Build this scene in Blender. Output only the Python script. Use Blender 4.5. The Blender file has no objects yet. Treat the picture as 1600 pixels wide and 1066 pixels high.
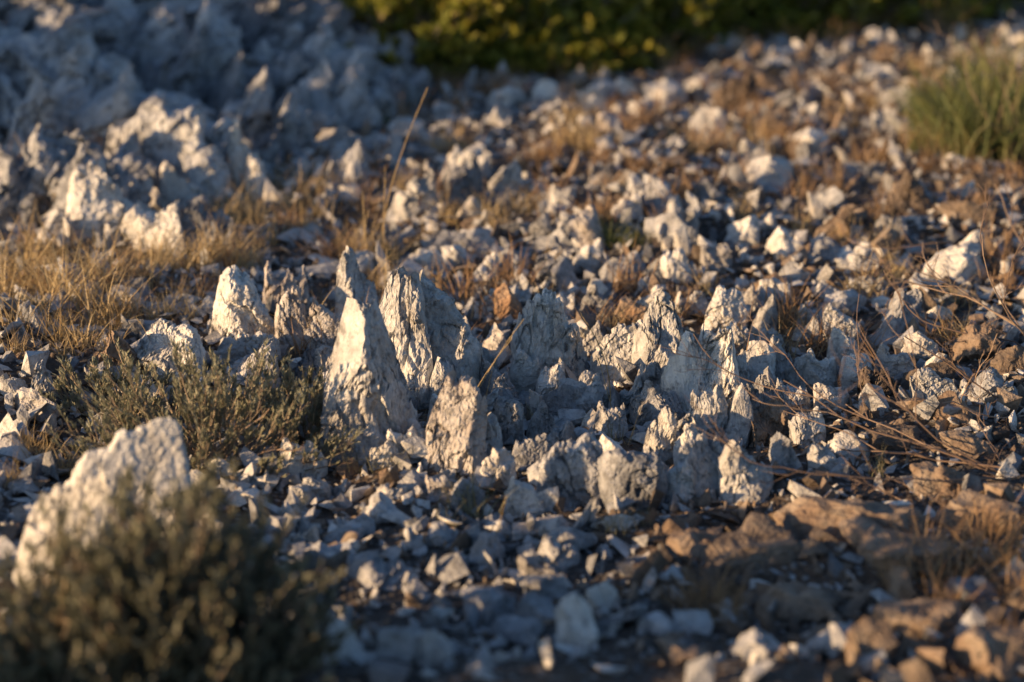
import bpy, bmesh, math, random
import numpy as np
from mathutils import Vector, Matrix, Euler
random.seed(7); rng=np.random.default_rng(7)
scene=bpy.context.scene
# ------------------------------------------------------------------ noise
def _hash(ix,iy,iz,seed):
    n=(ix*73856093)^(iy*19349663)^(iz*83492791)^(seed*961748941)
    n&=0xffffffff; n^=n>>13; n=(n*1274126177)&0xffffffff; n^=n>>16
    n=(n*668265263)&0xffffffff; n^=n>>15
    return n/4294967295.0*2-1
def vnoise(p,seed=0):
    p=np.asarray(p,float); i=np.floor(p).astype(np.int64); f=p-i; u=f*f*f*(f*(f*6-15)+10)
    r=0
    for dx in (0,1):
        wx=u[:,0] if dx else 1-u[:,0]
        for dy in (0,1):
            wy=u[:,1] if dy else 1-u[:,1]
            for dz in (0,1):
                wz=u[:,2] if dz else 1-u[:,2]
                r=r+_hash(i[:,0]+dx,i[:,1]+dy,i[:,2]+dz,seed)*wx*wy*wz
    return r
def fbm(p,seed=0,o=3):
    r=0;a=1
    p=np.asarray(p,float)
    for k in range(o): r=r+a*vnoise(p*(2.03**k)+k*7.3,seed+k); a*=.5
    return r
def n1(x,seed): 
    x=np.asarray(x,float); return vnoise(np.stack([x,x*0+.37,x*0+.71],1),seed)
def sstep(a,b,x):
    t=np.clip((x-a)/(b-a),0,1); return t*t*(3-2*t)
def plate(v,k=2.6,e=.14):
    v=v*k; f=np.floor(v); return (f+sstep(.5-e,.5+e,v-f))/k
# ------------------------------------------------------------------ terrain
def height(x,y,fine=True):
    x=np.atleast_1d(np.asarray(x,float)); y=np.atleast_1d(np.asarray(y,float))
    z=0.035*fbm(np.stack([x*1.1,y*1.1,x*0],1),11,2)
    y0=4.28+(x+0.93)*1.04
    z+=0.32*sstep(0,1.7,y-y0)*sstep(0.20,-0.45,x)
    z+=0.05*sstep(-0.35,-1.0,x)*sstep(4.2,2.4,y)
    z+=0.14*sstep(5.7,7,y)
    z+=3.0*sstep(9,60,np.hypot(x,y))*0.3
    if fine:
        z+=0.012*fbm(np.stack([x*8,y*8,x*0],1),21,3)+0.004*fbm(np.stack([x*45,y*45,x*0],1),31,2)
    return z
CAM=Vector((0,0,1.05)); PITCH=math.radians(17); K=36/85/1600
def ray(px,py):
    a=(px-800)*K; b=(533-py)*K
    f=Vector((0,math.cos(PITCH),-math.sin(PITCH))); u=Vector((0,math.sin(PITCH),math.cos(PITCH)))
    return (f+Vector((1,0,0))*a+u*b)
def ground_at(px,py):
    """the spot on the terrain under an image pixel and the length of one pixel there"""
    d=ray(px,py); t=np.arange(1.2,14,0.004)
    X=CAM.x+d.x*t; Y=CAM.y+d.y*t; Z=CAM.z+d.z*t
    h=height(X,Y,False); k=np.argmax(Z<h)
    if Z[k]>=h[k]: k=len(t)-1
    return float(X[k]),float(Y[k]),float(h[k]),float(t[k])*K
# ------------------------------------------------------------------ mesh helpers
def mesh_from(name,V,F,smooth=False,tint=None):
    V=np.asarray(V,np.float32); F=np.asarray(F,np.int32); n=F.shape[1]
    me=bpy.data.meshes.new(name)
    me.vertices.add(len(V)); me.vertices.foreach_set("co",V.ravel())
    me.loops.add(F.size); me.loops.foreach_set("vertex_index",F.ravel())
    me.polygons.add(len(F)); me.polygons.foreach_set("loop_start",np.arange(0,F.size,n,dtype=np.int32))
    try: me.polygons.foreach_set("loop_total",np.full(len(F),n,np.int32))
    except Exception: pass
    me.polygons.foreach_set("use_smooth",np.full(len(F),smooth,bool))
    if tint is not None:
        at=me.attributes.new("tint",'FLOAT','POINT'); at.data.foreach_set("value",np.asarray(tint,np.float32))
    me.update(calc_edges=True); me.validate()
    return me
def add(name,me,mat=None,parent=None,**kw):
    o=bpy.data.objects.new(name,me); scene.collection.objects.link(o)
    if mat is not None and me is not None and not me.materials: me.materials.append(mat)
    if parent: o.parent=parent
    for k,v in kw.items(): o[k]=v
    return o
ICO={}
for n in (5,):
    bm=bmesh.new(); bmesh.ops.create_icosphere(bm,subdivisions=n,radius=1)
    bm.verts.ensure_lookup_table()
    V=np.array([v.co[:] for v in bm.verts]); V/=np.linalg.norm(V,axis=1)[:,None]
    F=np.array([[v.index for v in f.verts] for f in bm.faces]); ICO[n]=(V,F); bm.free()
# ------------------------------------------------------------------ rocks
def shard(sub,w,d,h,seed,kind='boulder',lean=(0,0),bury=0.3,yaw=None,rough=1.0):
    """broken block: many cleavage planes, then weathering"""
    seed=abs(int(seed)); r=np.random.default_rng(seed)
    D,F=ICO[5]; P=[];O=[]
    k=r.integers(4,7); a0=r.uniform(0,6.28)
    for i in range(k):
        a=a0+i*6.283/k+r.uniform(-.4,.4)
        up=r.uniform(-.05,.35) if kind!='boulder' else r.uniform(-.2,.6)
        n=np.array([math.cos(a),math.sin(a),up]); n/=np.linalg.norm(n); P.append(n); O.append(r.uniform(.6,.9))
    pk=np.array([r.uniform(-.5,.5),r.uniform(-.5,.5),.9]); m={'spike':(.4,1.4),'fin':(.5,1.6),'block':(1.,3.5),'wedge':(.45,1.5),'slab':(3,8),'boulder':(.7,2)}[kind]; nt=3
    b0=r.uniform(0,6.28)
    for i in range(nt):
        b=b0+i*6.283/nt+r.uniform(-.5,.5); mm=r.uniform(*m)
        n=np.array([math.cos(b),math.sin(b),mm]); n/=np.linalg.norm(n)
        P.append(n);O.append(max(.25,n@pk+r.uniform(0,.04)))
    for i in range(7):
        n=r.normal(size=3); n[2]*=.5; n/=np.linalg.norm(n); P.append(n);O.append(r.uniform(.65,.95))
    P.append(np.array([0,0,-1.]));O.append(1.)
    P=np.array(P);O=np.array(O)
    dots=D@P.T; rad=np.where(dots>1e-3,O/np.maximum(dots,1e-3),9).min(1); rad=np.minimum(rad,1.7)
    V=D*rad[:,None]
    mn=V.min(0);mx=V.max(0); V=(V-(mn+mx)/2)/((mx-mn)/2)
    V=V*np.array([w/2,d/2,1.]); t=(V[:,2]+1)/2; H=h*(1+bury); V[:,2]=t*H-bury*h
    if yaw is None: yaw=r.uniform(-.7,.7)
    c,s=math.cos(yaw),math.sin(yaw)
    s0=min(w,d*1.4); st=seed%997
    q2=np.stack([V[:,0]/(.3*s0),V[:,1]/(.3*s0),V[:,2]/(.5*max(h,.5*w))],1)+st
    pl=plate(fbm(q2,st+5,2)*.6,4.3,.08)
    fi=fbm(V/(.08*s0)+st,st+9,2)
    disp=s0*rough*(.13*pl+.012*fi)
    dn=np.stack([V[:,0]/w*2,V[:,1]/d*2,(t-.5)*.9],1); dn/=np.maximum(np.linalg.norm(dn,axis=1),1e-6)[:,None]
    V=V+dn*disp[:,None]
    V[:,0]+=lean[0]*np.clip(V[:,2]/h,-.3,1.2)*h; V[:,1]+=lean[1]*np.clip(V[:,2]/h,-.3,1.2)*h
    x=V[:,0]*c-V[:,1]*s; y=V[:,0]*s+V[:,1]*c
    V[:,0]=x;V[:,1]=y
    return V,F
def autoprof(kind,r):
    if kind=='spike':
        p=r.uniform(-.2,.2); return [(-.5,-.3),(-.43,r.uniform(.2,.45)),(p-.17,r.uniform(.6,.8)),(p-.05,.98),(p+.06,1),(p+.14,r.uniform(.6,.85)),(.38,r.uniform(.3,.6)),(.5,-.3)]
    if kind=='fin':
        sg=1 if r.random()<.5 else -1
        q=[(-.5,-.3),(-.44,r.uniform(.5,.75)),(-.3,1),(-.2,.93),(-.08,r.uniform(.65,.9)),(.08,r.uniform(.6,.85)),(.2,r.uniform(.45,.75)),(.38,r.uniform(.3,.55)),(.5,-.3)]
        return q if sg>0 else [(-a,b) for a,b in q[::-1]]
    a,b=r.uniform(.65,1),r.uniform(.65,1)
    return [(-.5,-.3),(-.45,a*.7),(-.36,a),(-.1,(a+b)/2+r.uniform(-.12,.12)),(.1,(a+b)/2+r.uniform(-.12,.1)),(.35,b),(.46,b*.65),(.5,-.3)]
def ridge(prof,w,h,d,seed,lean=(0,0),bury=.3,yaw=0.,N=70,M=60,rough=1.,cuts=8):
    """weathered upright limestone blade: broken crest, cleaved faces, fissures, pits"""
    seed=abs(int(seed)); r=np.random.default_rng(seed); st=seed%991
    u=np.linspace(-.5,.5,N); H=np.interp(u,[a for a,b in prof],[b for a,b in prof]); x=u*w
    k1=.17*w;k2=.06*w
    H=H+sstep(0,.4,H)*rough*(.20*plate(n1(x/k1+st,st),2.4,.05)+.08*plate(n1(x/k2,st+1),1.8,.08)+.012*n1(x/(k2*.4),st+2))
    s=np.linspace(-1,1,M); s=np.sign(s)*np.abs(s)**1.25; U,Sg=np.meshgrid(u,s,indexing='ij'); Hh=np.repeat(H[:,None],M,1); X=U*w; A=np.abs(Sg)
    ex=(.46+.22*n1(x/(.45*w)+9,st+4))[:,None]
    Z=Hh*h*(1-A**1.35)-bury*h*A**1.35
    plan=np.sqrt(np.clip(1-(2*np.abs(U))**4,.03,1))
    sg=np.sign(Sg); Y=sg*d/2*plan*A**ex
    Y=Y+d*.2*(n1(x/(.45*w)+3,st+6))[:,None]*(1-A*.5)
    X1=X.ravel();Z1=Z.ravel();Y1=Y.ravel(); side=sg.ravel()
    s1=r.uniform(-.45,.45)
    sh=X1+Z1*s1; sv=Z1+X1*r.uniform(-.7,.7)
    q=np.stack([sh/(.36*w)+st,side*5.3,sv/(.38*h)],1)
    pl=plate(fbm(q,st+7,2)*.7,3.4,.03)
    dm=min(d,w); fade=sstep(.0,.2,A.ravel())
    fz=np.stack([sh/(.32*w)+st*1.7,side*3.1,sv/(1.1*h)],1); cr=np.exp(-(fbm(fz,st+21,2)/.04)**2)
    fy=np.stack([sh/(.8*w)+st*.7,side*3.1,sv/(.33*h)],1); cr2=np.exp(-(fbm(fy,st+23,2)/.04)**2)
    Y1=Y1+side*dm*rough*(.40*pl-.13*cr-.11*cr2)*(.35+.65*fade)
    Z1=Z1-h*.07*rough*cr*(1-fade)
    q3=np.stack([Z1/(.28*h)+st,Y1/(.5*d),X1/(.4*w)],1); X1=X1+w*rough*.08*plate(fbm(q3,st+15,2)*.6,3,.05)
    V=np.stack([X1,Y1,Z1],1)
    for i in range(cuts):
        a=r.uniform(0,6.283)
        n=np.array([math.cos(a),math.sin(a),r.uniform(-.25,.3)]); n/=np.linalg.norm(n)
        dt=V@n; dd=np.percentile(dt,97)-r.uniform(.02,.15)*dm
        V=V-n[None,:]*(np.maximum(dt-dd,0)*.93)[:,None]
    f2=plate(fbm(V/np.array([.13*w,.15*dm,.12*h])+st,st+8,2)*.6,2.4,.08); fi=fbm(V/(.035*(w+h)/2)+st,st+12,2)
    V[:,1]+=side*dm*rough*(.065*f2+.022*fi); V[:,0]+=w*rough*(.011*fi+.016*f2); V[:,2]+=h*rough*(.010*fi+.016*f2)
    V[:,0]+=lean[0]*V[:,2]; V[:,1]+=lean[1]*V[:,2]
    c,sn=math.cos(yaw),math.sin(yaw)
    V=np.stack([V[:,0]*c-V[:,1]*sn,V[:,0]*sn+V[:,1]*c,V[:,2]],1)
    i=np.arange(N*M).reshape(N,M)
    F=np.stack([i[:-1,:-1].ravel(),i[1:,:-1].ravel(),i[1:,1:].ravel(),i[:-1,1:].ravel()],1)
    Ft=np.concatenate([F[:,[0,1,2]],F[:,[0,2,3]]])
    return V,Ft
def hull(seed,kind):
    r=np.random.default_rng(seed); n=int(r.integers(8,12)); P=r.normal(size=(n,3)); P/=np.linalg.norm(P,axis=1)[:,None]; P*=r.uniform(.75,1.18,(n,1))
    if kind==0: P*=[.60,.38,.15]
    elif kind==1:
        P*=[.40,.22,.54]; P[:,0]*=1-.3*np.clip(P[:,2]*2,0,1)
    elif kind==2: P*=[.52,.38,.30]
    else: P*=[.62,.36,.09]
    bm=bmesh.new(); vs=[bm.verts.new(p) for p in P]; bmesh.ops.convex_hull(bm,input=vs)
    bmesh.ops.delete(bm,geom=[v for v in bm.verts if not v.link_faces],context='VERTS'); bmesh.ops.triangulate(bm,faces=bm.faces[:])
    bm.normal_update(); bm.verts.index_update()
    V=np.array([v.co[:] for v in bm.verts]); F=np.array([[v.index for v in f.verts] for f in bm.faces]); bm.free(); return V,F
def nt_new(name):
    m=bpy.data.materials.new(name); m.use_nodes=True; nt=m.node_tree; nt.nodes.clear()
    return m,nt
class G:
    def __init__(s,nt): s.nt=nt
    def n(s,t,**kw):
        x=s.nt.nodes.new(t)
        for k,v in kw.items():
            if k=='inp':
                for a,b in v.items(): x.inputs[a].default_value=b
            else: setattr(x,k,v)
        return x
    def l(s,a,b): s.nt.links.new(a,b)
    def ramp(s,fac,stops,interp='LINEAR'):
        r=s.n('ShaderNodeValToRGB'); r.color_ramp.interpolation=interp
        e=r.color_ramp.elements
        while len(e)<len(stops): e.new(.5)
        for i,(p,c) in enumerate(stops):
            e[i].position=p; e[i].color=(c[0],c[1],c[2],1) if not isinstance(c,(int,float)) else (c,c,c,1)
        s.l(fac,r.inputs[0]); return r.outputs[0]
    def noise(s,vec,scale,detail=4,rough=.55,dist=0):
        x=s.n('ShaderNodeTexNoise',inp={'Scale':scale,'Detail':detail,'Roughness':rough,'Distortion':dist}); s.l(vec,x.inputs['Vector']); return x.outputs['Fac']
    def mix(s,fac,a,b,mode='MIX'):
        x=s.n('ShaderNodeMix',data_type='RGBA',blend_type=mode)
        for sock,v in ((x.inputs[0],fac),(x.inputs[6],a),(x.inputs[7],b)):
            if hasattr(v,'is_linked'): s.l(v,sock)
            elif isinstance(v,tuple): sock.default_value=(*v,1)
            else: sock.default_value=v
        return x.outputs[2]
    def math(s,op,a,b=0.0):
        x=s.n('ShaderNodeMath',operation=op)
        for sock,v in ((x.inputs[0],a),(x.inputs[1],b)):
            if hasattr(v,'is_linked'): s.l(v,sock)
            else: sock.default_value=v
        return x.outputs[0]
def rock_material(name,dark,mid,light,warm,warm_amt=.5):
    m,nt=nt_new(name); g=G(nt)
    geo=g.n('ShaderNodeNewGeometry'); pos=geo.outputs['Position']
    oi=g.n('ShaderNodeObjectInfo'); at=g.n('ShaderNodeAttribute',attribute_name='tint')
    rnd=g.math('FRACT',g.math('ADD',oi.outputs['Random'],at.outputs['Fac']))
    mp=g.n('ShaderNodeMapping',inp={'Scale':(1,1,.6),'Rotation':(.12,.4,0)}); g.l(pos,mp.inputs[0])
    big=g.noise(pos,16,3,.6); streak=g.noise(mp.outputs[0],70,4,.65); fine=g.noise(pos,170,3,.7)
    v=g.math('ADD',g.math('MULTIPLY',big,.55),g.math('ADD',g.math('MULTIPLY',streak,.30),g.math('MULTIPLY',fine,.25)))
    v=g.math('ADD',v,g.math('MULTIPLY',g.math('SUBTRACT',rnd,.5),.24))
    col=g.ramp(v,[(.38,dark),(.53,mid),(.70,light)])
    wf=g.ramp(g.math('ADD',g.math('SUBTRACT',1.,big),g.math('MULTIPLY',g.math('SUBTRACT',rnd,.5),.45)),[(.52,0.),(.72,1.)])
    col=g.mix(g.math('MULTIPLY',wf,warm_amt),col,warm)
    ln=g.noise(pos,60,4,.7); lf=g.ramp(ln,[(.54,0.),(.64,1.)])
    col=g.mix(g.math('MULTIPLY',lf,.55),col,(.09,.089,.087))
    bs=g.n('ShaderNodeBsdfPrincipled',inp={'Roughness':.88}); bs.inputs['Specular IOR Level'].default_value=.25
    g.l(col,bs.inputs['Base Color'])
    hgt=g.math('ADD',g.math('ADD',g.math('MULTIPLY',streak,.7),g.math('MULTIPLY',fine,.6)),g.math('MULTIPLY',ln,.9))
    bp=g.n('ShaderNodeBump',inp={'Strength':.9,'Distance':.0055}); g.l(hgt,bp.inputs['Height']); g.l(bp.outputs[0],bs.inputs['Normal'])
    out=g.n('ShaderNodeOutputMaterial'); g.l(bs.outputs[0],out.inputs[0]); return m
M_GREY=rock_material('limestone',(.16,.163,.168),(.37,.37,.37),(.60,.595,.575),(.43,.385,.32),.4)
M_PALE=rock_material('pale_limestone',(.28,.278,.27),(.51,.505,.49),(.70,.69,.655),(.56,.51,.43),.35)
M_BROWN=rock_material('brown_limestone',(.08,.062,.05),(.165,.128,.098),(.28,.225,.175),(.20,.13,.085),.5)
M_OCHRE=rock_material('ochre_stained_limestone',(.11,.08,.055),(.22,.155,.105),(.34,.255,.185),(.28,.16,.09),.7)
M_PINK=rock_material('warm_grey_limestone',(.18,.174,.17),(.35,.336,.322),(.50,.48,.46),(.37,.31,.27),.5)
M_BLUE=rock_material('weathered_limestone',(.115,.121,.133),(.27,.277,.29),(.47,.475,.485),(.28,.267,.25),.3)
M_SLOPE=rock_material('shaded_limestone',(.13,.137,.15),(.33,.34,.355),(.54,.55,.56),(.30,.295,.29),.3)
# ground
m,nt=nt_new('stony_soil'); g=G(nt); geo=g.n('ShaderNodeNewGeometry'); pos=geo.outputs['Position']
vo=g.n('ShaderNodeTexVoronoi',inp={'Scale':95}); g.l(pos,vo.inputs['Vector'])
sep=g.n('ShaderNodeSeparateColor'); g.l(vo.outputs['Color'],sep.inputs[0])
big=g.noise(pos,2.2,3,.6); f=g.noise(pos,120,3,.7)
base=g.ramp(f,[(.3,(.022,.018,.015)),(.7,(.085,.070,.060))])
base=g.mix(g.math('MULTIPLY',g.ramp(big,[(.42,0.),(.58,1.)]),.7),base,(.115,.072,.044))
peb=g.ramp(sep.outputs[0],[(.0,(.06,.058,.057)),(.6,(.16,.156,.15)),(1.,(.30,.29,.28))])
pm=g.math('MULTIPLY',g.ramp(vo.outputs['Distance'],[(.25,1.),(.5,0.)]),g.ramp(sep.outputs[1],[(.3,0.),(.4,1.)]))
col=g.mix(pm,base,peb)
bs=g.n('ShaderNodeBsdfPrincipled',inp={'Roughness':.95}); g.l(col,bs.inputs['Base Color'])
hg=g.math('ADD',g.math('MULTIPLY',vo.outputs['Distance'],-1.),f)
bp=g.n('ShaderNodeBump',inp={'Strength':1.,'Distance':.008}); g.l(hg,bp.inputs['Height']); g.l(bp.outputs[0],bs.inputs['Normal'])
out=g.n('ShaderNodeOutputMaterial'); g.l(bs.outputs[0],out.inputs[0]); M_SOIL=m
def leaf_material(name,c1,c2,c3,trans=.35,rough=.6):
    m,nt=nt_new(name); g=G(nt)
    at=g.n('ShaderNodeAttribute',attribute_name='tint'); oi=g.n('ShaderNodeObjectInfo')
    r=g.math('ADD',g.math('MULTIPLY',at.outputs['Fac'],.75),g.math('MULTIPLY',oi.outputs['Random'],.25))
    col=g.ramp(r,[(0.,c1),(.5,c2),(1.,c3)])
    bs=g.n('ShaderNodeBsdfPrincipled',inp={'Roughness':rough}); g.l(col,bs.inputs['Base Color'])
    out=g.n('ShaderNodeOutputMaterial')
    if trans>0:
        tr=g.n('ShaderNodeBsdfTranslucent'); g.l(col,tr.inputs[0])
        mx=g.n('ShaderNodeMixShader',inp={0:trans}); g.l(bs.outputs[0],mx.inputs[1]); g.l(tr.outputs[0],mx.inputs[2]); g.l(mx.outputs[0],out.inputs[0])
    else: g.l(bs.outputs[0],out.inputs[0])
    return m
M_DRY=leaf_material('dry_grass',(.25,.17,.085),(.44,.33,.165),(.60,.49,.29))
M_RUST=leaf_material('rusty_grass',(.18,.105,.05),(.33,.205,.105),(.47,.33,.18))
M_GRN=leaf_material('green_grass',(.05,.08,.025),(.12,.145,.045),(.28,.26,.11))
M_OLIVE=leaf_material('greyish_grass',(.12,.12,.07),(.22,.21,.12),(.34,.29,.17))
M_SAGE=leaf_material('sage_leaf',(.07,.075,.05),(.18,.18,.12),(.42,.38,.26),.25)
M_THYME=leaf_material('thyme_leaf',(.12,.125,.08),(.27,.27,.185),(.46,.43,.31),.25)
M_BUSH=leaf_material('bush_leaf',(.06,.10,.018),(.22,.23,.035),(.54,.42,.065),.45,.5)
M_TWIG=leaf_material('dry_twig',(.09,.06,.048),(.19,.13,.095),(.34,.25,.18),.0,.8)
M_STEM=leaf_material('woody_stem',(.12,.095,.07),(.26,.20,.14),(.44,.35,.25),.0,.8)
# ------------------------------------------------------------------ ground sheet
def axis(a,b,st,far):
    c=list(np.arange(a,b+st/2,st)); s=st; v=c[-1]
    while v<far: s*=1.35; v+=s; c.append(v)
    s=st; v=c[0]
    while v>-far: s*=1.35; v-=s; c.insert(0,v)
    return np.array(c)
xs=axis(-2,2,.018,90); ys=axis(1.6,7,.018,90)
X,Y=np.meshgrid(xs,ys); Z=height(X.ravel(),Y.ravel())
V=np.stack([X.ravel(),Y.ravel(),Z],1); nx=len(xs); ny=len(ys)
i=np.arange(nx*ny).reshape(ny,nx)
F=np.stack([i[:-1,:-1].ravel(),i[:-1,1:].ravel(),i[1:,1:].ravel(),i[1:,:-1].ravel()],1)
add('ground',mesh_from('ground',V,F,True),M_SOIL,kind='structure',label='dark stony soil between the limestone rocks')
# ------------------------------------------------------------------ hero rocks
HERO=[] # footprints
L_GREY='jagged grey limestone rock standing upright in stony soil'
hr=random.Random(12)
def rock(shards,mat=M_GREY,label=L_GREY,sub=5,group='limestone rocks',name='limestone_rock'):
    bx,by,w0,h0=shards[0][:4]; ox,oy,oz,s0=ground_at(bx,by)
    VV=[];FF=[];n=0
    for sh in shards:
        px,py,w,h,kind,lean=sh[:6]; dr=sh[6] if len(sh)>6 else .75
        x,y,z,s=ground_at(px,py)
        d=w*s*dr; y+=d*.4; sd=int(px*31+py*7+w)
        if kind in ('boulder','slab') or (kind=='block' and hr.random()<.45): V,F=shard(sub,w*s,d,h*s*1.04,sd,'wedge' if kind=='block' else kind,(lean,0.05),.35)
        else:
            yw=hr.uniform(-.6,.6); V,F=ridge(autoprof(kind,hr),w*s/math.cos(yw)*1.06,h*s*1.03,d*.9,sd,(lean,.08),.35,yw,64,54,.8)
        V=V+np.array([x-ox,y-oy,float(height(x,y,False)[0])-oz]); VV.append(V);FF.append(F+n);n+=len(V)
        HERO.append((x,y,max(w*s,d)*.42))
    o=add(name,mesh_from(name,np.concatenate(VV),np.concatenate(FF)),mat,label=label,category='rock',group=group)
    o.location=(ox,oy,oz); return o
def crest(parts,mat=M_GREY,label=L_GREY,name='limestone_rock',group='limestone rocks',N=120,M=100,cuts=9,rough=.74):
    """parts: (base py, skyline points, depth ratio, yaw, lean)"""
    VV=[];FF=[];n=0;o0=None
    for (by,pts,dr,yaw,lean) in parts:
        xa,xb=pts[0][0],pts[-1][0]; cx=(xa+xb)/2; x,y,z,s=ground_at(cx,by); w=(xb-xa)*1.08; h=by-min(p[1] for p in pts)
        prof=[((p[0]-cx)/(xb-xa),(by-p[1])/h) for p in pts]; prof[0]=(-.5,-.3); prof[-1]=(.5,-.3)
        d=w*s*dr; y+=d*.4
        V,F=ridge(prof,w*s/math.cos(yaw),h*s*.98,d,int(cx*13+by),(lean,.06),.3,yaw,N,M,rough,cuts)
        if o0 is None: o0=(x,y,z)
        V=V+np.array([x-o0[0],y-o0[1],z-o0[2]]); VV.append(V);FF.append(F+n);n+=len(V); HERO.append((x,y,w*s*.42))
    o=add(name,mesh_from(name,np.concatenate(VV),np.concatenate(FF)),mat,label=label,category='rock',group=group); o.location=o0; return o
S='spike';B='block';FN='fin';SL='slab';BO='boulder'
crest([(722,[(500,722),(510,650),(522,575),(533,505),(545,472),(560,458),(575,472),(594,500),(610,545),(622,570),(634,610),(644,665),(652,722)],.6,.3,0),
       (690,[(588,690),(596,560),(606,515),(618,530),(630,580),(642,640),(652,690)],.8,.5,0),
       (728,[(496,728),(504,665),(526,640),(560,655),(580,728)],.8,-.2,0)],M_GREY,'tall jagged limestone blade with sunlit serrated crest')
crest([(625,[(630,625),(638,530),(646,448),(664,442),(682,464),(700,482),(716,498),(734,518),(750,560),(762,625)],.55,-.3,-.05),
       (632,[(582,632),(588,525),(600,448),(612,428),(626,412),(642,426),(656,450),(666,505),(678,560),(692,632)],.75,-.3,0),
       (640,[(660,640),(668,580),(684,556),(704,570),(716,600),(724,640)],.8,.2,0)],M_GREY,'broad pointed grey limestone fin with rough weathered face')
crest([(530,[(520,530),(528,430),(536,405),(547,397),(560,410),(568,440),(586,456),(594,530)],.7,.4,0)],M_PALE,'slender pale limestone spike beside dry grass')
crest([(745,[(658,745),(668,690),(684,625),(698,600),(728,606),(752,614),(772,622),(770,680),(764,745)],.7,-.2,0)],M_PINK,'blunt slanted grey limestone block')
crest([(532,[(310,532),(324,490),(342,445),(362,427),(384,440),(404,475),(418,505),(426,532)],.75,.15,0)],M_PALE,'pale triangular limestone peak')
rock([(445,500,74,86,B,.05,.8)],M_PINK,'blunt grey limestone boulder')
crest([(556,[(428,556),(436,490),(448,462),(466,452),(480,470),(486,556)],.8,.2,0),(562,[(472,562),(478,500),(490,478),(506,485),(522,498),(540,506),(548,562)],.7,-.2,0)],M_PINK,'cluster of upright grey limestone plates')
crest([(594,[(208,594),(214,548),(230,522),(246,512),(290,509),(312,513),(324,532),(328,594)],.6,-.15,0)],M_PALE,'flat topped cream limestone block with cracked face')
crest([(602,[(800,602),(810,540),(824,490),(838,458),(855,448),(872,460),(884,485),(894,602)],.9,.2,0),(600,[(850,600),(860,515),(872,485),(884,500),(898,514),(910,548),(920,600)],.8,-.3,0),(610,[(786,610),(796,560),(815,545),(837,570),(846,610)],.8,.2,0)],M_GREY,'limestone pinnacle with two sunlit points')
rock([(800,508,64,64,BO,.05)],M_OCHRE,'orange brown angular limestone block'); rock([(992,520,62,52,BO,0)],M_OCHRE,'small orange brown angular stone')
rock([(762,505,50,48,S,.0)],M_GREY)
crest([(612,[(980,612),(990,560),(1004,520),(1018,484),(1037,466),(1054,484),(1068,508),(1076,545),(1084,612)],.85,.15,0)],M_PALE,'pale limestone spire pointing straight up')
crest([(648,[(1036,648),(1044,575),(1060,545),(1076,522),(1098,545),(1110,648)],.9,.2,0),(646,[(1076,646),(1084,545),(1102,512),(1124,516),(1150,536),(1158,600),(1164,646)],.7,-.2,0)],M_PALE,'wide split limestone block standing beside a spire')
crest([(604,[(920,604),(930,560),(948,530),(966,514),(990,508),(1008,520),(1018,560),(1022,604)],.7,.2,0)],M_PALE,'cream limestone rock with blunt top')
rock([(930,503,60,50,S,0)],M_GREY)
crest([(524,[(1098,524),(1104,475),(1120,452),(1140,450),(1160,470),(1176,480),(1180,524)],.7,.1,0)],M_PALE,'cream limestone rock with angular top'); rock([(1192,528,44,66,S,.1)],M_GREY)
crest([(542,[(1284,542),(1290,495),(1300,484),(1325,500),(1345,515),(1350,542)],.7,0,0)],M_PALE,'pale leaning limestone block'); rock([(1262,540,40,46,S,.1)],M_GREY)
rock([(1226,402,58,44,BO,0)],M_PALE); rock([(1054,372,54,58,S,0),(1072,372,36,46,B,0)],M_PALE)
rock([(1056,442,52,50,B,0)],M_PALE); rock([(655,345,72,76,FN,-.05),(625,345,50,40,B,0)],M_PALE)
rock([(706,292,40,46,S,0)],M_PALE); rock([(795,312,70,58,FN,-.05)],M_PALE); rock([(735,345,44,30,BO,0)])
crest([(378,[(78,378),(98,330),(114,285),(130,262),(152,264),(172,290),(190,310),(215,330),(240,345),(246,378)],.5,.2,0),(398,[(180,398),(196,340),(215,320),(240,350),(258,322),(275,318),(290,345),(300,398)],.5,-.2,0)],M_PALE,'broken pale limestone ridge in dry grass')
rock([(330,402,100,84,FN,-.05),(365,400,60,60,FN,-.1)],M_BLUE)
rock([(302,302,40,30,B,0)]); rock([(385,300,58,100,S,0),(400,308,40,60,FN,0),(370,300,40,60,B,0)],M_PALE,'narrow pale limestone pinnacle'); 
rock([(545,300,76,76,FN,0)],M_BLUE); rock([(600,260,60,46,FN,0)],M_BLUE)
rock([(718,425,58,38,BO,0)],M_PALE);rock([(758,440,46,40,FN,.1)],M_PALE)
rock([(1112,692,66,92,B,-.05)],M_GREY,'weathered grey limestone plate');rock([(1152,695,54,86,B,-.1)],M_GREY)
rock([(1092,772,70,88,FN,-.22)],M_BLUE,'slanting bluish grey limestone plate'); crest([(780,[(1128,780),(1134,710),(1146,684),(1160,690),(1176,710),(1192,735),(1206,750),(1210,780)],.7,.3,0)],M_GREY)
crest([(795,[(930,795),(936,740),(950,716),(990,714),(1020,720),(1036,750),(1046,795)],.6,.1,0)],M_BLUE,'broad bluish grey limestone block')
crest([(785,[(838,785),(846,740),(864,705),(890,690),(915,688),(934,705),(942,750),(944,785)],.7,-.1,0)],M_BLUE,'smooth bluish grey limestone boulder')
rock([(1026,715,58,72,FN,.05)],M_GREY); rock([(905,655,72,52,BO,0)],M_GREY); rock([(795,690,52,60,B,-.1)],M_GREY); rock([(955,680,56,50,B,.1)],M_GREY)
rock([(1232,745,62,64,B,0)],M_BLUE); rock([(1200,690,76,60,FN,-.1)],M_BROWN); rock([(1185,610,66,70,B,-.1)],M_GREY); rock([(1225,600,60,66,FN,-.05)],M_GREY)
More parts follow.
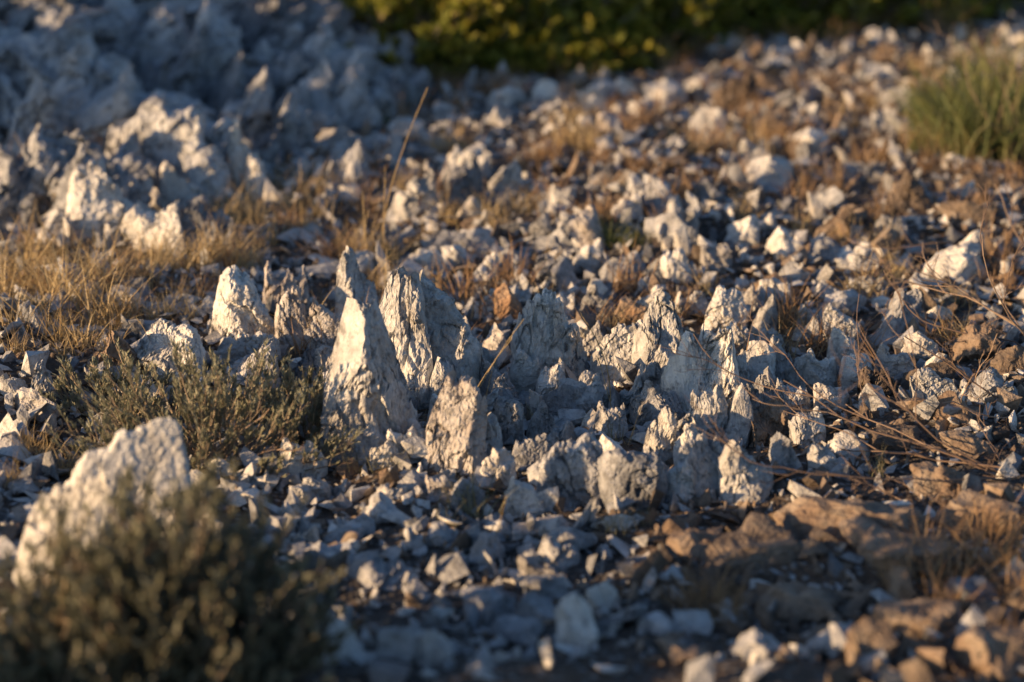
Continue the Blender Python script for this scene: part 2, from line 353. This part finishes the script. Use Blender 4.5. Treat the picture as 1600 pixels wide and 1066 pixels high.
rock([(830,740,64,56,B,0)],M_BLUE); rock([(790,650,40,40,BO,0)],M_GREY); rock([(1060,700,46,56,B,0)],M_BLUE)
rock([(640,790,70,40,BO,0)],M_BLUE); rock([(600,820,60,40,BO,0)],M_BLUE); rock([(725,800,60,50,B,0)],M_BLUE)
for (a,b,w_,h_,k_,l_) in [(640,712,60,70,FN,-.15),(760,600,50,66,FN,-.1),(735,560,44,60,S,-.1),(775,560,46,50,B,0),(930,560,44,50,S,0),(905,600,46,62,FN,-.1),(880,660,54,54,B,.05),(850,680,44,48,S,.1),(1010,660,52,52,FN,0),(985,640,44,44,S,.05),(1150,620,50,70,FN,-.1),(1170,660,46,56,B,-.15),(1240,650,56,56,FN,-.1),(1260,700,56,54,B,-.1),(1060,780,50,60,FN,-.1),(1300,650,60,50,B,0),(1340,600,50,40,B,0),(1290,740,50,40,FN,0),(780,760,50,56,B,-.1),(690,790,54,40,B,0),(820,800,54,46,FN,0),(520,600,50,50,B,0),(480,600,44,50,S,0),(400,570,60,50,B,0),(360,575,50,40,B,0),(1080,500,50,50,B,0),(880,500,44,44,B,0),(1210,480,48,40,B,0),(1380,540,56,40,B,0),(1420,500,50,40,FN,0),(1240,450,50,36,BO,0),(860,440,50,40,B,0),(800,430,46,36,BO,0),(1120,420,46,36,B,0),(1170,560,50,50,FN,-.1),(1110,745,48,60,S,-.2),(960,740,48,56,B,0),(1010,790,50,40,BO,0),(660,560,50,50,B,0),(610,560,44,50,FN,0),(1000,560,46,46,B,0),(700,680,60,60,FN,-.1),(640,640,50,60,B,-.1),(1060,600,46,50,B,0),(1300,480,50,36,FN,0),(1360,470,50,36,B,0),(920,420,46,36,FN,0),(980,430,46,32,B,0),
   (700,560,50,56,FN,-.1),(820,560,46,50,S,0),(860,620,50,50,FN,-.05),(780,630,54,60,FN,-.1),(740,650,40,56,S,-.1),(930,640,50,56,FN,0),(1040,660,54,60,FN,-.1),(1080,720,50,60,FN,-.15),(1130,740,44,56,S,-.1),(1190,650,54,60,FN,-.1),(1210,570,50,50,FN,0),(1260,600,56,50,S,-.05),(870,720,56,56,FN,0),(760,720,54,60,FN,-.1),(600,740,54,50,FN,-.1),(1160,500,44,50,FN,0),(1020,490,40,40,FN,0),(1320,560,50,44,FN,0),(1400,590,54,44,FN,0),(1440,560,50,36,B,0),(1270,520,44,40,FN,0),
   (1340,430,54,40,FN,0),(1160,380,50,36,B,0),(980,345,46,34,FN,0),(880,330,46,36,B,0),(1290,330,50,32,B,0),(1400,380,54,38,FN,0),(1110,320,44,32,S,0),(850,380,44,36,S,0),(940,290,44,30,B,0),(1180,250,46,28,FN,0),(1340,280,46,28,B,0)]:
    rock([(a,b,w_*1.16,h_,k_,l_)],hr.choice([M_GREY,M_GREY,M_BLUE,M_PALE,M_PALE,M_PINK]))
crest([(645,[(1418,645),(1424,600),(1440,584),(1462,590),(1480,605),(1500,612),(1512,645)],.7,0,0)],M_PALE,'cream limestone rock with stepped top'); rock([(1372,625,64,50,FN,0)],M_BROWN)
rock([(1495,448,110,56,BO,0)],M_PALE,'low broad pale boulder'); rock([(1195,292,90,38,BO,0)],M_PALE)
rock([(905,1010,92,76,BO,.1)],M_PALE,'pale blunt limestone rock'); rock([(940,960,50,50,BO,0)],M_PALE,'pale blunt limestone rock'); rock([(622,1030,80,50,BO,0)],M_PALE); rock([(680,1042,66,54,BO,0)],M_PALE)
rock([(515,1035,110,84,BO,0)],M_PALE); rock([(1330,1020,90,36,BO,0)],M_BLUE); rock([(1365,1040,80,60,BO,-.1)],M_BROWN); rock([(1560,1050,130,50,SL,0)],M_BROWN); rock([(1180,1035,80,40,BO,.1)],M_BLUE)
rock([(1450,1000,140,34,SL,0)],M_BROWN); rock([(1250,960,110,30,SL,0)],M_BROWN); rock([(1520,940,90,28,SL,0)],M_BLUE); rock([(1030,1000,80,30,SL,0)],M_BLUE); rock([(760,960,90,34,BO,0)],M_BLUE); rock([(850,930,70,26,SL,0)],M_GREY)
crest([(940,[(-6,940),(4,905),(20,860),(38,815),(60,785),(90,765),(110,735),(140,720),(160,700),(172,940)],.40,-.3,.05),
       (880,[(70,880),(84,770),(110,735),(140,705),(170,700),(190,678),(225,674),(250,660),(275,668),(290,700),(305,760),(312,880)],.30,.25,.05)],M_PALE,'large angular pale boulder ridge behind a low shrub',N=150,M=120,cuts=12,rough=.5)
rock([(70,632,52,54,S,0)],M_GREY); rock([(20,630,46,36,BO,0)],M_GREY)
rock([(1190,895,190,40,SL,0,.7)],M_BROWN,'low brown earthy rock slab'); rock([(1340,855,260,50,SL,0,.5)],M_BROWN,'low brown earthy rock slab'); 
rock([(890,862,86,18,SL,0,.9)],M_GREY,'flat grey stone lying on the ground'); rock([(690,862,70,34,BO,0)],M_BLUE); rock([(755,872,66,30,BO,0)],M_BLUE); rock([(810,1000,90,18,SL,0)],M_BLUE)
rock([(1400,895,200,40,SL,0)],M_BROWN,'low brown earthy rock slab'); rock([(1100,875,110,30,SL,0,.7)],M_BROWN,'low brown earthy rock slab'); rock([(1540,830,130,34,SL,0,.6)],M_BROWN,'low brown earthy rock slab'); rock([(1480,770,110,26,SL,0,.6)],M_BROWN,'low brown earthy rock slab')
rock([(1400,700,100,22,SL,0,.6)],M_BROWN,'low brown earthy rock slab'); rock([(1520,710,100,24,SL,0,.6)],M_BROWN,'low brown earthy rock slab')
rock([(1285,600,60,38,B,0)],M_GREY); rock([(1470,600,60,28,BO,0)],M_BROWN); rock([(1530,560,80,46,BO,0)],M_BROWN); rock([(1585,590,70,40,BO,0)],M_BROWN)
for a in [(1110,215,60,40),(1265,245,60,36),(1000,195,60,36),(1040,165,70,36),(855,165,60,34),(1130,85,90,26),(930,165,50,32),(790,170,60,30),(1090,150,50,28),(1380,130,60,24),(980,150,40,26)]:
    rock([(*a,BO,0)],M_PALE)
# outcrop on the slope : big slabby masses
rr=random.Random(4)
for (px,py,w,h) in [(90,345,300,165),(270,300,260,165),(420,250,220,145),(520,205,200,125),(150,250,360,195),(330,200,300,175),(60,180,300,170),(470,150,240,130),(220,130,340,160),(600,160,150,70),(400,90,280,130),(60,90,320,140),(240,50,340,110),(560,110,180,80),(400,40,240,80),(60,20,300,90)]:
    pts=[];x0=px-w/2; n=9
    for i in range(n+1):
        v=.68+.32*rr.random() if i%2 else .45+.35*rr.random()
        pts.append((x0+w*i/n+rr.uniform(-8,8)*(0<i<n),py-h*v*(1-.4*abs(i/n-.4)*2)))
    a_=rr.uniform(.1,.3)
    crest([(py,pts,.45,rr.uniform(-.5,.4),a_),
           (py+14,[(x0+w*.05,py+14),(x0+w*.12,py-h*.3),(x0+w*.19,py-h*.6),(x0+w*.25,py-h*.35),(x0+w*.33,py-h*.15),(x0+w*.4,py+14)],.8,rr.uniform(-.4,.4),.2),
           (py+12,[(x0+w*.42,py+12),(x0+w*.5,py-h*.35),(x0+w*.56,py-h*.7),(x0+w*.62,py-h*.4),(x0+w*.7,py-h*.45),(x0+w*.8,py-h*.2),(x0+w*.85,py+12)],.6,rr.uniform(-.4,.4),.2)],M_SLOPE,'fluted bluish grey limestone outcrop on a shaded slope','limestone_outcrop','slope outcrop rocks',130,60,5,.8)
nhero=len([o for o in scene.objects if o.get('category')=='rock'])
# ------------------------------------------------------------------ scattered stones
HA=np.array(HERO)
HULLS=[hull(300+i,[0,1,2,1,2,1,3,0][i%8]) for i in range(64)]
def scatter(n,ymin,ymax,mu,sig,marg,thin=.5,pw=0.):
    y=rng.uniform(ymin,ymax,n*3); x=rng.uniform(-1,1,n*3)*(0.215*y+marg)
    keep=rng.uniform(0,ymax*.22+marg,n*3)<(0.215*y+marg); x=x[keep][:n];y=y[keep][:n]
    den=fbm(np.stack([x*2.2,y*2.2,x*0],1),77,2)+.5*fbm(np.stack([x*7,y*7,x*0],1),79,1)*(y>3.3)
    w=np.exp(rng.normal(math.log(mu),sig,len(x)))*(1+.25*np.clip(den,-1,1))
    ok=~((den<-.2-.25*(y<3.6))&(rng.random(len(x))<thin))
    d2=(x[:,None]-HA[None,:,0])**2+(y[:,None]-HA[None,:,1])**2
    hit=(d2<(HA[None,:,2]*.65+w[:,None]*.25)**2).any(1)
    ok&=~(hit&(w>.012))
    z=height(x,y); return [(float(a),float(b),float(c),float(d)) for a,b,c,d in zip(x[ok],y[ok],z[ok],w[ok])]
big=scatter(3800,2.2,7.5,.038,.45,.25,.5)
big=[(x,y,z,min(w,.085)) for x,y,z,w in big]
def inview(x,y): return abs(x)<.212*y and 2.45<y<6.6
big.sort(key=lambda s:-(s[3]/s[1])*(1 if inview(s[0],s[1]) else 0))
NI=max(0,300-nhero)
protos=[]
for i in range(20):
    rp=np.random.default_rng(900+i); k=['fin','boulder','block','wedge','wedge','slab','block','wedge','spike','fin'][i%10]
    if k in('boulder','slab','wedge'): protos.append(shard(5,1.,float(rp.uniform(.5,.9)),1.*(.35 if k=='slab' else .7),900+i,k,(0,0),.3,0.))
    else: protos.append(ridge(autoprof(k,rp),1.,.95,.7,900+i,(float(rp.uniform(-.25,.25)),.1),.3,0.,56,46,.8))
protome={}
mats=[M_GREY,M_GREY,M_PALE,M_BLUE,M_PINK,M_BLUE,M_GREY]
labs={M_GREY.name:'angular grey limestone rock on stony ground',M_PALE.name:'angular pale limestone rock on stony ground',M_BLUE.name:'bluish grey weathered limestone rock on stony ground',M_PINK.name:'warm grey limestone rock on stony ground',M_BROWN.name:'brown stained limestone rock on stony ground'}
for (x,y,z,w) in big[:NI]:
    mt=mats[int(rng.integers(7))]; k=int(rng.integers(20))
    if rng.random()<(.45 if x>.2 else .08): mt=M_BROWN
    key=(k,mt.name)
    if key not in protome:
        V,F=protos[k]; me=mesh_from('limestone_rock',V,F); me.materials.append(mt); protome[key]=me
    o=add('limestone_rock',protome[key],label=labs[mt.name],category='rock',group='limestone rocks')
    w*=1.1
    o.location=(x,y,z-.004); o.scale=(w,w*rng.uniform(.7,1),w*rng.uniform(.5,1.0)*(.65 if y<2.9 else 1)); o.rotation_euler=(rng.uniform(-.35,.35),rng.uniform(-.4,.4),rng.uniform(-.8,.8)+(3.14 if rng.random()<.5 else 0))
def merge(items,name,mat,lift=.25,tilt=.5,**kw):
    VV=[];FF=[];TT=[];n=0
    for (x,y,z,w) in items:
        w=min(w,.055)
        k=int(rng.integers(64)); V,F=HULLS[k]; up=(k%8) in (1,3,5)
        R=np.array(Euler((rng.uniform(-tilt,tilt),rng.uniform(-tilt,tilt),rng.uniform(-3.14,3.14))).to_matrix())
        sc=w*rng.uniform(.8,1.2,3)*1.25
        P=(V*sc)@R.T+np.array([x,y,z+w*(lift*.8 if up else lift*.45)]); VV.append(P);FF.append(F+n);n+=len(P);TT.append(np.full(len(P),rng.random()))
    add(name,mesh_from(name,np.concatenate(VV),np.concatenate(FF),False,np.concatenate(TT)),mat,kind='stuff',**kw)
rest=big[NI:]+scatter(8000,2.2,7.2,.027,.55,.2,.4)
random.shuffle(rest)
def brownish(s): 
    p=.08
    if s[0]>.1: p=.3
    if s[0]>.2 and s[1]<3.2: p=.6
    return random.random()<p
br_=[s for s in rest if brownish(s)]; ids={id(t) for t in br_}; rest=[s for s in rest if id(s) not in ids]
q=len(rest)//10
for part,mt,lb in ((rest[:q*4],M_GREY,'loose grey limestone rubble covering the ground'),(rest[q*4:q*6],M_PALE,'loose pale limestone rubble covering the ground'),(rest[q*6:],M_BLUE,'loose bluish limestone rubble covering the ground'),(br_,M_BROWN,'loose brown stained rubble covering the ground')):
    merge(part,'limestone_rubble',mt,label=lb,category='rubble')
gr=scatter(25000,2.3,6.2,.013,.5,.1,.2); gb=[s for s in gr if brownish(s)]; ids={id(t) for t in gb}; gr=[s for s in gr if id(s) not in ids]
merge(gr[::2],'gravel',M_GREY,.2,.6,label='grey limestone gravel strewn over the soil',category='gravel')
merge(gr[1::2],'gravel',M_BLUE,.2,.6,label='bluish limestone gravel strewn over the soil',category='gravel')
merge(gb+scatter(5000,2.3,6.5,.013,.5,.1,.2),'gravel',M_BROWN,.2,.6,label='brown stained gravel strewn over the soil',category='gravel')
# ------------------------------------------------------------------ vegetation
def blades(n,h,spread,seed,wid=.0016,curl=.6,seg=5,r0=.012):
    r=np.random.default_rng(seed); VV=[];FF=[];TT=[];c=0
    for i in range(n):
        a=r.uniform(0,6.283); L=h*r.uniform(.45,1.05); o=np.array([r.normal()*r0,r.normal()*r0,-.005])
        tilt=abs(r.normal())*spread; d=np.array([math.cos(a)*math.sin(tilt),math.sin(a)*math.sin(tilt),math.cos(tilt)])
        side=np.array([-math.sin(a),math.cos(a),0]); side=side*math.cos(1)+np.array([math.cos(a),math.sin(a),0])*r.uniform(-1,1); side/=np.linalg.norm(side)
        p=o.copy(); cu=curl*r.uniform(.2,1.3); t=r.random()
        for s in range(seg+1):
            w=wid*(1-(s/seg)**1.5)*.5+.0001
            VV+= [p-side*w,p+side*w]; TT+=[t,t]
            d=d+np.array([math.cos(a)*cu/seg,math.sin(a)*cu/seg,-cu*.5*s/seg/seg*2])+r.normal(size=3)*.06; d/=np.linalg.norm(d)
            p=p+d*L/seg
        for s in range(seg): FF.append([c+2*s,c+2*s+1,c+2*s+3,c+2*s+2])
        c+=2*(seg+1)
    return np.array(VV),np.array(FF),np.array(TT)
tm={}
def tuft(px,py,h,mat=M_DRY,label='tuft of dry golden grass among limestone rocks',dens=1.,name='grass_tuft',spread=.45,yx=None,wid=.018):
    if yx: x,y=yx; z=float(height(x,y)[0]); hh=h
    else:
        x,y,z,s=ground_at(px,py); hh=h*s
    key=(mat.name,random.randrange(5),dens,spread)
    if key not in tm:
        V,F,T=blades(int(90*dens),1.,spread,key[1]+len(tm)*13+1,wid,.7,5,.14); me=mesh_from(name,V,F,True,T); me.materials.append(mat); tm[key]=me
    o=add(name,tm[key],label=label,category='grass',group='grass tufts'); o.location=(x,y,z); o.rotation_euler=(0,0,random.uniform(0,6.28)); k=hh*1.1; o.scale=(k*random.uniform(.9,1.5),k*random.uniform(.9,1.5),k)
for t in [(60,500,110),(110,475,120),(160,505,100),(30,445,100),(230,445,90),(200,490,70),(280,480,60),(20,520,90),(140,440,100),(60,410,90),(180,455,100),(250,500,60),(30,560,60),(300,500,60),(130,540,60),(170,550,60),(100,560,50),(90,530,80),(5,470,90),
          (340,405,90),(310,425,90),(380,420,80),(570,405,80),(600,410,60),(540,395,60),(450,335,60),(480,305,60),(780,365,60),(755,345,60),(700,355,60),(820,335,60),(430,390,60),(400,350,60),(350,350,70),(420,300,60),(500,340,60),(360,455,50),(270,430,80),(240,410,70),(300,380,70),(470,370,60),(520,300,50),(630,300,50),(680,240,50),
          (1320,385,50),(1350,400,50),(1250,365,50),(1150,345,40),(40,705,60),(65,725,60),(100,740,50),(20,760,50),(1400,460,40),(880,225,70),(920,235,70),(900,195,60)]:
    tuft(*t,dens=.7)
for t in [(860,245,70),(1000,265,60),(1080,230,50),(940,260,60),(830,270,60),(1200,220,50),(1300,200,50),(1350,160,50),(1420,200,50),(1460,250,60),(1180,180,50),(960,300,50),(1450,880,110),(1500,910,120),(1400,915,90),(1110,945,90),(1140,965,80),(1070,950,70),(1565,890,120),(1480,965,90),(1540,840,90),(1590,940,120),(1380,330,40),(1450,330,50),(1530,330,60),(1570,300,60),(1500,280,60),
          (140,310,110),(100,270,90),(20,310,110),(60,330,90),(660,130,40),(740,125,40),(1440,120,60),(1500,110,70),(1560,120,70),(1420,160,60),(1380,100,50),(1450,270,60),(1600,300,80),(1420,230,60),(1500,170,80),(1560,230,100),(1590,150,90),(1470,240,70),
          (700,140,50),(800,135,50),(870,128,60),(950,115,50),(1030,105,60),(1090,95,60),(1160,80,60),(1230,75,60),(1300,75,60),(620,120,40),(760,150,50),(910,140,50),(1060,85,70),(1200,60,70),(1340,60,70),(1400,55,70),(1460,60,80),(1560,1020,90),(1440,1010,70)]:
    tuft(*t,mat=M_RUST,label='tuft of rusty brown dry grass between stones',dens=.7)
for t in [(740,808,80),(715,795,70),(960,835,55),(1000,828,50),(650,680,50),(965,700,60),(600,740,60),(840,660,40),(560,740,60),(480,730,60),(700,830,50),(900,700,30),(1370,740,50)]:
    tuft(*t,mat=M_OLIVE,label='thin greyish green grass tuft by a rock',dens=.35,spread=.35)
for t in [(960,385,60),(935,375,50),(990,390,45),(910,380,40),(600,200,40),(640,170,40),(720,118,40),(840,122,40),(1000,100,40)]:
    tuft(*t,mat=M_GRN,label='small green grass tuft among stones',dens=1.)
n=0
while n<180:
    y=rng.uniform(3.3,6.2); x=rng.uniform(-.215*y,.215*y)
    if fbm(np.array([[x*1.7,y*1.7,0.]]),55,2)[0]<-.25 : continue
    if x<-.1 and y>4.28+(x+.93)*1.04+.1: continue
    n+=1; tuft(0,0,rng.uniform(.05,.10),mat=random.choice([M_DRY,M_RUST,M_RUST]),label='small dry grass tuft between stones',dens=.5,spread=.6,yx=(x,y))
# tubes
def tube(pts,r0,r1,sides,VV,FF,TT,t):
    n=len(pts); c=len(VV)
    for i,p in enumerate(pts):
        d=(pts[min(i+1,n-1)]-pts[max(i-1,0)]); d.normalize()
        u=d.cross(Vector((0.3,.2,1))); 
        if u.length<1e-3: u=Vector((1,0,0))
        u.normalize(); v=d.cross(u); r=r0+(r1-r0)*i/(n-1)
        for k in range(sides):
            a=k*6.2832/sides; q=p+u*math.cos(a)*r+v*math.sin(a)*r; VV.append(q[:]); TT.append(t)
    for i in range(n-1):
        for k in range(sides):
            FF.append([c+i*sides+k,c+i*sides+(k+1)%sides,c+(i+1)*sides+(k+1)%sides,c+(i+1)*sides+k])
def stalk(px,py,tx,ty,bend=.1,r=.0010,mat=M_DRY,seeds=True):
    x,y,z,s=ground_at(px,py); d=ray(tx,ty); tip=CAM+d*(y/d.y); base=Vector((x,y,z)); VV=[];FF=[];TT=[]
    L=(tip-base).length; pts=[]
    for i in range(13):
        t=i/12; p=(tip-base)*t+Vector((bend*L*math.sin(t*3.14159)*(1),0.02*math.sin(t*9)*L,bend*.5*L*math.sin(3.14159*t))); pts.append(p)
    tube(pts,r,r*.5,4,VV,FF,TT,.6)
    if seeds:
        for i in range(8):
            t=.85+.15*i/8; j=min(int(t*12),11); p=pts[j].lerp(pts[j+1],t*12-j)
            dd=(pts[12]-pts[9]).normalized(); o=Vector((random.uniform(-1,1),random.uniform(-1,1),random.uniform(-.3,.6)))*.0012
            tube([p,p+dd*.003+o,p+dd*.006+o*.9],.0003,.0002,4,VV,FF,TT,.8)
    o=add('grass_stalk',mesh_from('grass_stalk',VV,FF,True,TT),mat,label='tall thin dry grass stalk rising from stony ground',category='grass',group='dry grass stalks'); o.location=base
for a in [(592,425,668,138,-.06,.0014),(575,425,566,300,.0,.0012),(598,425,602,262,.0,.0012),(560,420,575,330,0,.0011),(715,715,818,500,-.10,.0009),(735,700,800,530,-.18,.0009),(755,690,775,560,-.05,.0007),(955,650,908,492,.08,.0009),(960,655,935,560,0,.0007),(120,560,100,510,0),(40,300,22,210,.1,.0012),(235,560,215,500,.1,.0008),(980,700,1000,640,0,.0006),(1120,480,1060,420,.1,.0007),(775,840,790,780,0,.0006)]: stalk(*a)
# shrubs
def leaves(P,D,L,W,seed):
    r=np.random.default_rng(seed); n=len(P); D=D/np.linalg.norm(D,axis=1)[:,None]
    R=r.normal(size=(n,3)); S_=np.cross(D,R); S_/=np.linalg.norm(S_,axis=1)[:,None]; N=np.cross(D,S_)
    L=L*r.uniform(.6,1.2,(n,1)); W=W*r.uniform(.7,1.2,(n,1))
    V=np.stack([P,P+D*L*.45+S_*W*.5+N*W*.15,P+D*L-N*L*.08,P+D*L*.45-S_*W*.5+N*W*.15],1).reshape(-1,3)
    F=np.arange(4*n).reshape(n,4); return V,F
def shrub(name,cx,cy,rx,ry,rz,nst,leafL,leafW,per,mleaf,label,cat,seed,sub=4,stemr=.0016,bare=.35,up=.7,loc=None):
    r=random.Random(seed); rn=np.random.default_rng(seed)
    if loc: x,y=loc; z=float(height(x,y,False)[0])
    else: x,y,z,s=ground_at(cx,cy)
    root=add(name,None,label=label,category=cat); root.location=(x,y,z)
    VV=[];FF=[];TT=[];LP=[];LD=[];LT=[]
    for i in range(nst):
        a=r.uniform(0,6.283); el=math.acos(r.uniform(.05,1)); rad=r.uniform(.72,1.0)
        lump=1+.22*math.sin(a*3+seed)+.12*math.sin(a*7+seed*2)
        tip=Vector((rx*lump*rad*math.sin(el)*math.cos(a),ry*lump*rad*math.sin(el)*math.sin(a),rz*rad*max(.12,math.cos(el))*(1+.15*math.sin(5*a+seed))))
        b=Vector((r.gauss(0,rx*.15),r.gauss(0,ry*.15),-.01)); mid=b.lerp(tip,.5)+Vector((r.gauss(0,rx*.1),r.gauss(0,ry*.1),-rz*.08)); mid.x=b.x+(tip.x-b.x)*.65; mid.y=b.y+(tip.y-b.y)*.65
        def bz(t,b=b,mid=mid,tip=tip): return b*(1-t)**2+mid*2*t*(1-t)+tip*t*t
        tube([bz(t/6) for t in range(7)],stemr,stemr*.4,3,VV,FF,TT,r.random())
        tw=[(bz,.0)]
        for k in range(sub):
            t0=r.uniform(.4,.95); q=bz(t0); dv=(tip-b).normalized()*.4+Vector((r.uniform(-1,1)*(1-up),r.uniform(-1,1)*(1-up),up*r.uniform(.5,1)))
            e=q+dv*rz*r.uniform(.15,.34); tube([q,q.lerp(e,.5)+Vector((0,0,rz*.01)),e],stemr*.6,stemr*.3,3,VV,FF,TT,r.random())
            tw.append((lambda t,q=q,e=e:q.lerp(e,t),.3))
        ct=r.random()
        for fn,_ in tw:
            for j in range(per):
                t=r.uniform(bare,1) ; p=fn(t); dd=(fn(1)-fn(.8)).normalized()
                dd=dd*.8+Vector((r.uniform(-1,1),r.uniform(-1,1),r.uniform(-.4,1)))*.6
                LP.append(p[:]);LD.append(dd[:]);LT.append(min(1,max(0,.5*ct+.5*r.random()*t)))
    V,F=leaves(np.array(LP),np.array(LD),leafL,leafW,seed)
    add('branches',mesh_from('branches',VV,FF,True,TT),M_STEM,parent=root)
    add('foliage',mesh_from('foliage',V,F,False,np.repeat(LT,4)),mleaf,parent=root)
    return root
shrub('thyme_shrub',330,725,.20,.13,.150,115,.011,.0028,11,M_THYME,'low dry grey green thyme shrub with upright woody twigs','shrub',3,5,.0013,.45,.8)
shrub('thyme_shrub',190,650,.11,.09,.09,55,.010,.0028,11,M_THYME,'small dry grey green thyme shrub beside pale rock','shrub',5,4,.0013,.4,.8)
shrub('thyme_shrub',470,690,.08,.08,.12,45,.010,.0028,11,M_THYME,'small dry grey green thyme shrub against tall limestone','shrub',6,4,.0013,.4,.8)
shrub('sage_shrub',295,1075,.130,.14,.225,230,.013,.0062,9,M_SAGE,'rounded grey green sage shrub with dense small leaves','shrub',8,6,.0013,.45,.6)
shrub('sage_shrub',150,1100,.12,.12,.185,160,.013,.0062,8,M_SAGE,'dense grey green sage shrub close to a pale boulder','shrub',9,6,.0013,.45,.6)
# leafy bushes behind
for i,(cx,cy,rx,ry,rz,mt) in enumerate([(690,85,.28,.25,.30,M_BUSH),(790,95,.28,.25,.34,M_BUSH),(900,85,.28,.25,.34,M_BUSH),(1010,75,.28,.25,.34,M_BUSH),(1240,45,.36,.25,.30,M_BUSH),(1120,40,.30,.25,.3,M_BUSH),(1390,35,.34,.25,.22,M_BUSH),(740,112,.17,.14,.11,M_BUSH),(850,118,.16,.12,.10,M_BUSH),(930,102,.18,.14,.13,M_BUSH),(1200,62,.2,.12,.10,M_BUSH)]):
    shrub('leafy_bush',cx,cy,rx,ry,rz,80,.029,.020,8,mt,'leafy green bush with yellowish sunlit leaves','bush',20+i,5,.003,.35,.4)
for i,(x,y,rx,rz) in enumerate([(-.6,8.3,.9,.8),(.6,8.2,.9,.8),(1.9,8.3,.9,.7),(-1.9,8.6,.9,1.0)]):
    shrub('leafy_bush',0,0,rx,.5,rz,110,.05,.035,9,M_BUSH,'leafy bush added out of view to cast shade','bush',40+i,4,.004,.3,.5,loc=(x,y))
# added unseen bushes beside the frame, placed to shade slope and near ground
for i,(x,y,rx,rz) in enumerate([(-2.0,4.35,.32,.36),(-2.1,4.95,.30,.28),(-1.25,1.35,.24,.30),(-1.35,1.75,.22,.23)]):
    shrub('leafy_bush',0,0,rx,rx,rz,130,.036,.026,12,M_BUSH,'leafy bush added out of view to cast shade','bush',60+i,4,.003,.2,.5,loc=(x,y))
# rush clump
for (px,py,h) in [(1500,235,140),(1540,245,170),(1580,250,180),(1470,225,110),(1600,215,180),(1520,200,150),(1560,200,160),(1450,200,90),(1490,250,100),(1440,240,60)]:
    tuft(px,py,h,mat=M_GRN,label='clump of tall green rush like grass',dens=1.3,name='rush_clump',spread=.34)
# bare twiggy shrubs
def bare(px,py,dirs,L,seed,label,r0=.003,depth=3):
    r=random.Random(seed); x,y,z,s=ground_at(px,py); VV=[];FF=[];TT=[]
    def br(p,d,L,rad,dep):
        n=8; pts=[p.copy()]; dd=d.copy()
        for i in range(n):
            dd=(dd+Vector((r.gauss(0,.15),r.gauss(0,.15),r.gauss(0,.13)))).normalized(); p=p+dd*L/n; pts.append(p.copy())
        tube(pts,rad,rad*.5,4,VV,FF,TT,r.random())
        if dep>0:
            for k in range(r.randint(2,3)):
                i=r.randint(1,n-1); nd=(pts[i+1]-pts[i]).normalized()+Vector((r.uniform(-.6,.6),r.uniform(-.6,.6),r.uniform(-.35,.6)))
                br(pts[i].copy(),nd.normalized(),L*r.uniform(.3,.6),max(rad*.6,.00045),dep-1)
    for d in dirs: br(Vector((r.gauss(0,.01),r.gauss(0,.01),-.01)),Vector(d).normalized(),L*r.uniform(.8,1.1),r0,depth)
    o=add('bare_shrub',mesh_from('bare_shrub',VV,FF,True,TT),M_TWIG,label=label,category='shrub',group='bare twiggy shrubs'); o.location=(x,y,z+.0)
bare(1650,745,[(-1,.0,.34),(-1,.1,.20),(-1,-.15,.26),(-1,-.3,.2),(-1,.2,.14)],.34,3,'leafless shrub with thin brown twigs',.0016)
bare(1640,830,[(-1,.1,.35),(-1,-.2,.15),(-1,.2,.2)],.26,4,'leafless shrub with thin brown twigs',.0015)
bare(1630,650,[(-1,.1,.4),(-1,-.2,.3)],.24,14,'leafless shrub with thin brown twigs',.0015)
bare(1640,545,[(-1,.0,.8),(-.8,.1,1.1),(-1,-.1,.45),(-.4,0,1)],.25,5,'leafless shrub with upright crooked twigs',.0016)
bare(1620,430,[(-1,.0,.8),(-.8,.1,.5),(-1,-.1,1.2)],.24,6,'leafless shrub with upright crooked twigs',.0016)
bare(1620,260,[(-1,0,.8),(-.8,0,1.2)],.28,7,'leafless shrub with upright crooked twigs',.0016)
bare(1250,790,[(-.9,0,.1),(.8,.1,.12),(.2,-.5,.1)],.12,9,'dead twigs lying flat over rocks',.0012,2)
bare(330,730,[(-.8,0,.5),(.8,.1,.5),(0,0,1),(.4,0,.9),(-.4,-.2,.9)],.15,10,'dry twigs poking out of a thyme shrub',.0012,3)
# ------------------------------------------------------------------ light, sky, camera
EL=math.radians(11); AZ=math.radians(247)
to=Vector((math.sin(AZ)*math.cos(EL),math.cos(AZ)*math.cos(EL),math.sin(EL)))
sl=bpy.data.lights.new('sun','SUN'); sl.energy=10.; sl.angle=math.radians(.55); sl.color=(1,.65,.34)
so=bpy.data.objects.new('sun',sl); scene.collection.objects.link(so); so.rotation_euler=(-to).to_track_quat('-Z','Y').to_euler(); so.location=(-5,-2,4)
w=bpy.data.worlds.new('World'); scene.world=w; w.use_nodes=True; nt=w.node_tree
sk=nt.nodes.new('ShaderNodeTexSky'); sk.sky_type='NISHITA'; sk.sun_disc=False; sk.sun_elevation=EL; sk.sun_rotation=AZ
mx=nt.nodes.new('ShaderNodeMix'); mx.data_type='RGBA'; mx.blend_type='MULTIPLY'; mx.inputs[0].default_value=1; mx.inputs[7].default_value=(.78,.94,1.2,1)
bg=nt.nodes['Background']; nt.links.new(sk.outputs[0],mx.inputs[6]); nt.links.new(mx.outputs[2],bg.inputs[0]); bg.inputs[1].default_value=.145
cd=bpy.data.cameras.new('camera'); cd.lens=85; cd.sensor_width=36; cd.clip_end=500; cd.clip_start=.05
cd.dof.use_dof=True; cd.dof.focus_distance=3.36; cd.dof.aperture_fstop=2.6
co=bpy.data.objects.new('camera',cd); scene.collection.objects.link(co); co.location=CAM; co.rotation_euler=(math.radians(90)-PITCH,0,0); scene.camera=co
scene.view_settings.view_transform='Standard'; scene.view_settings.look='None'; scene.view_settings.exposure=0
print('heroes',nhero)
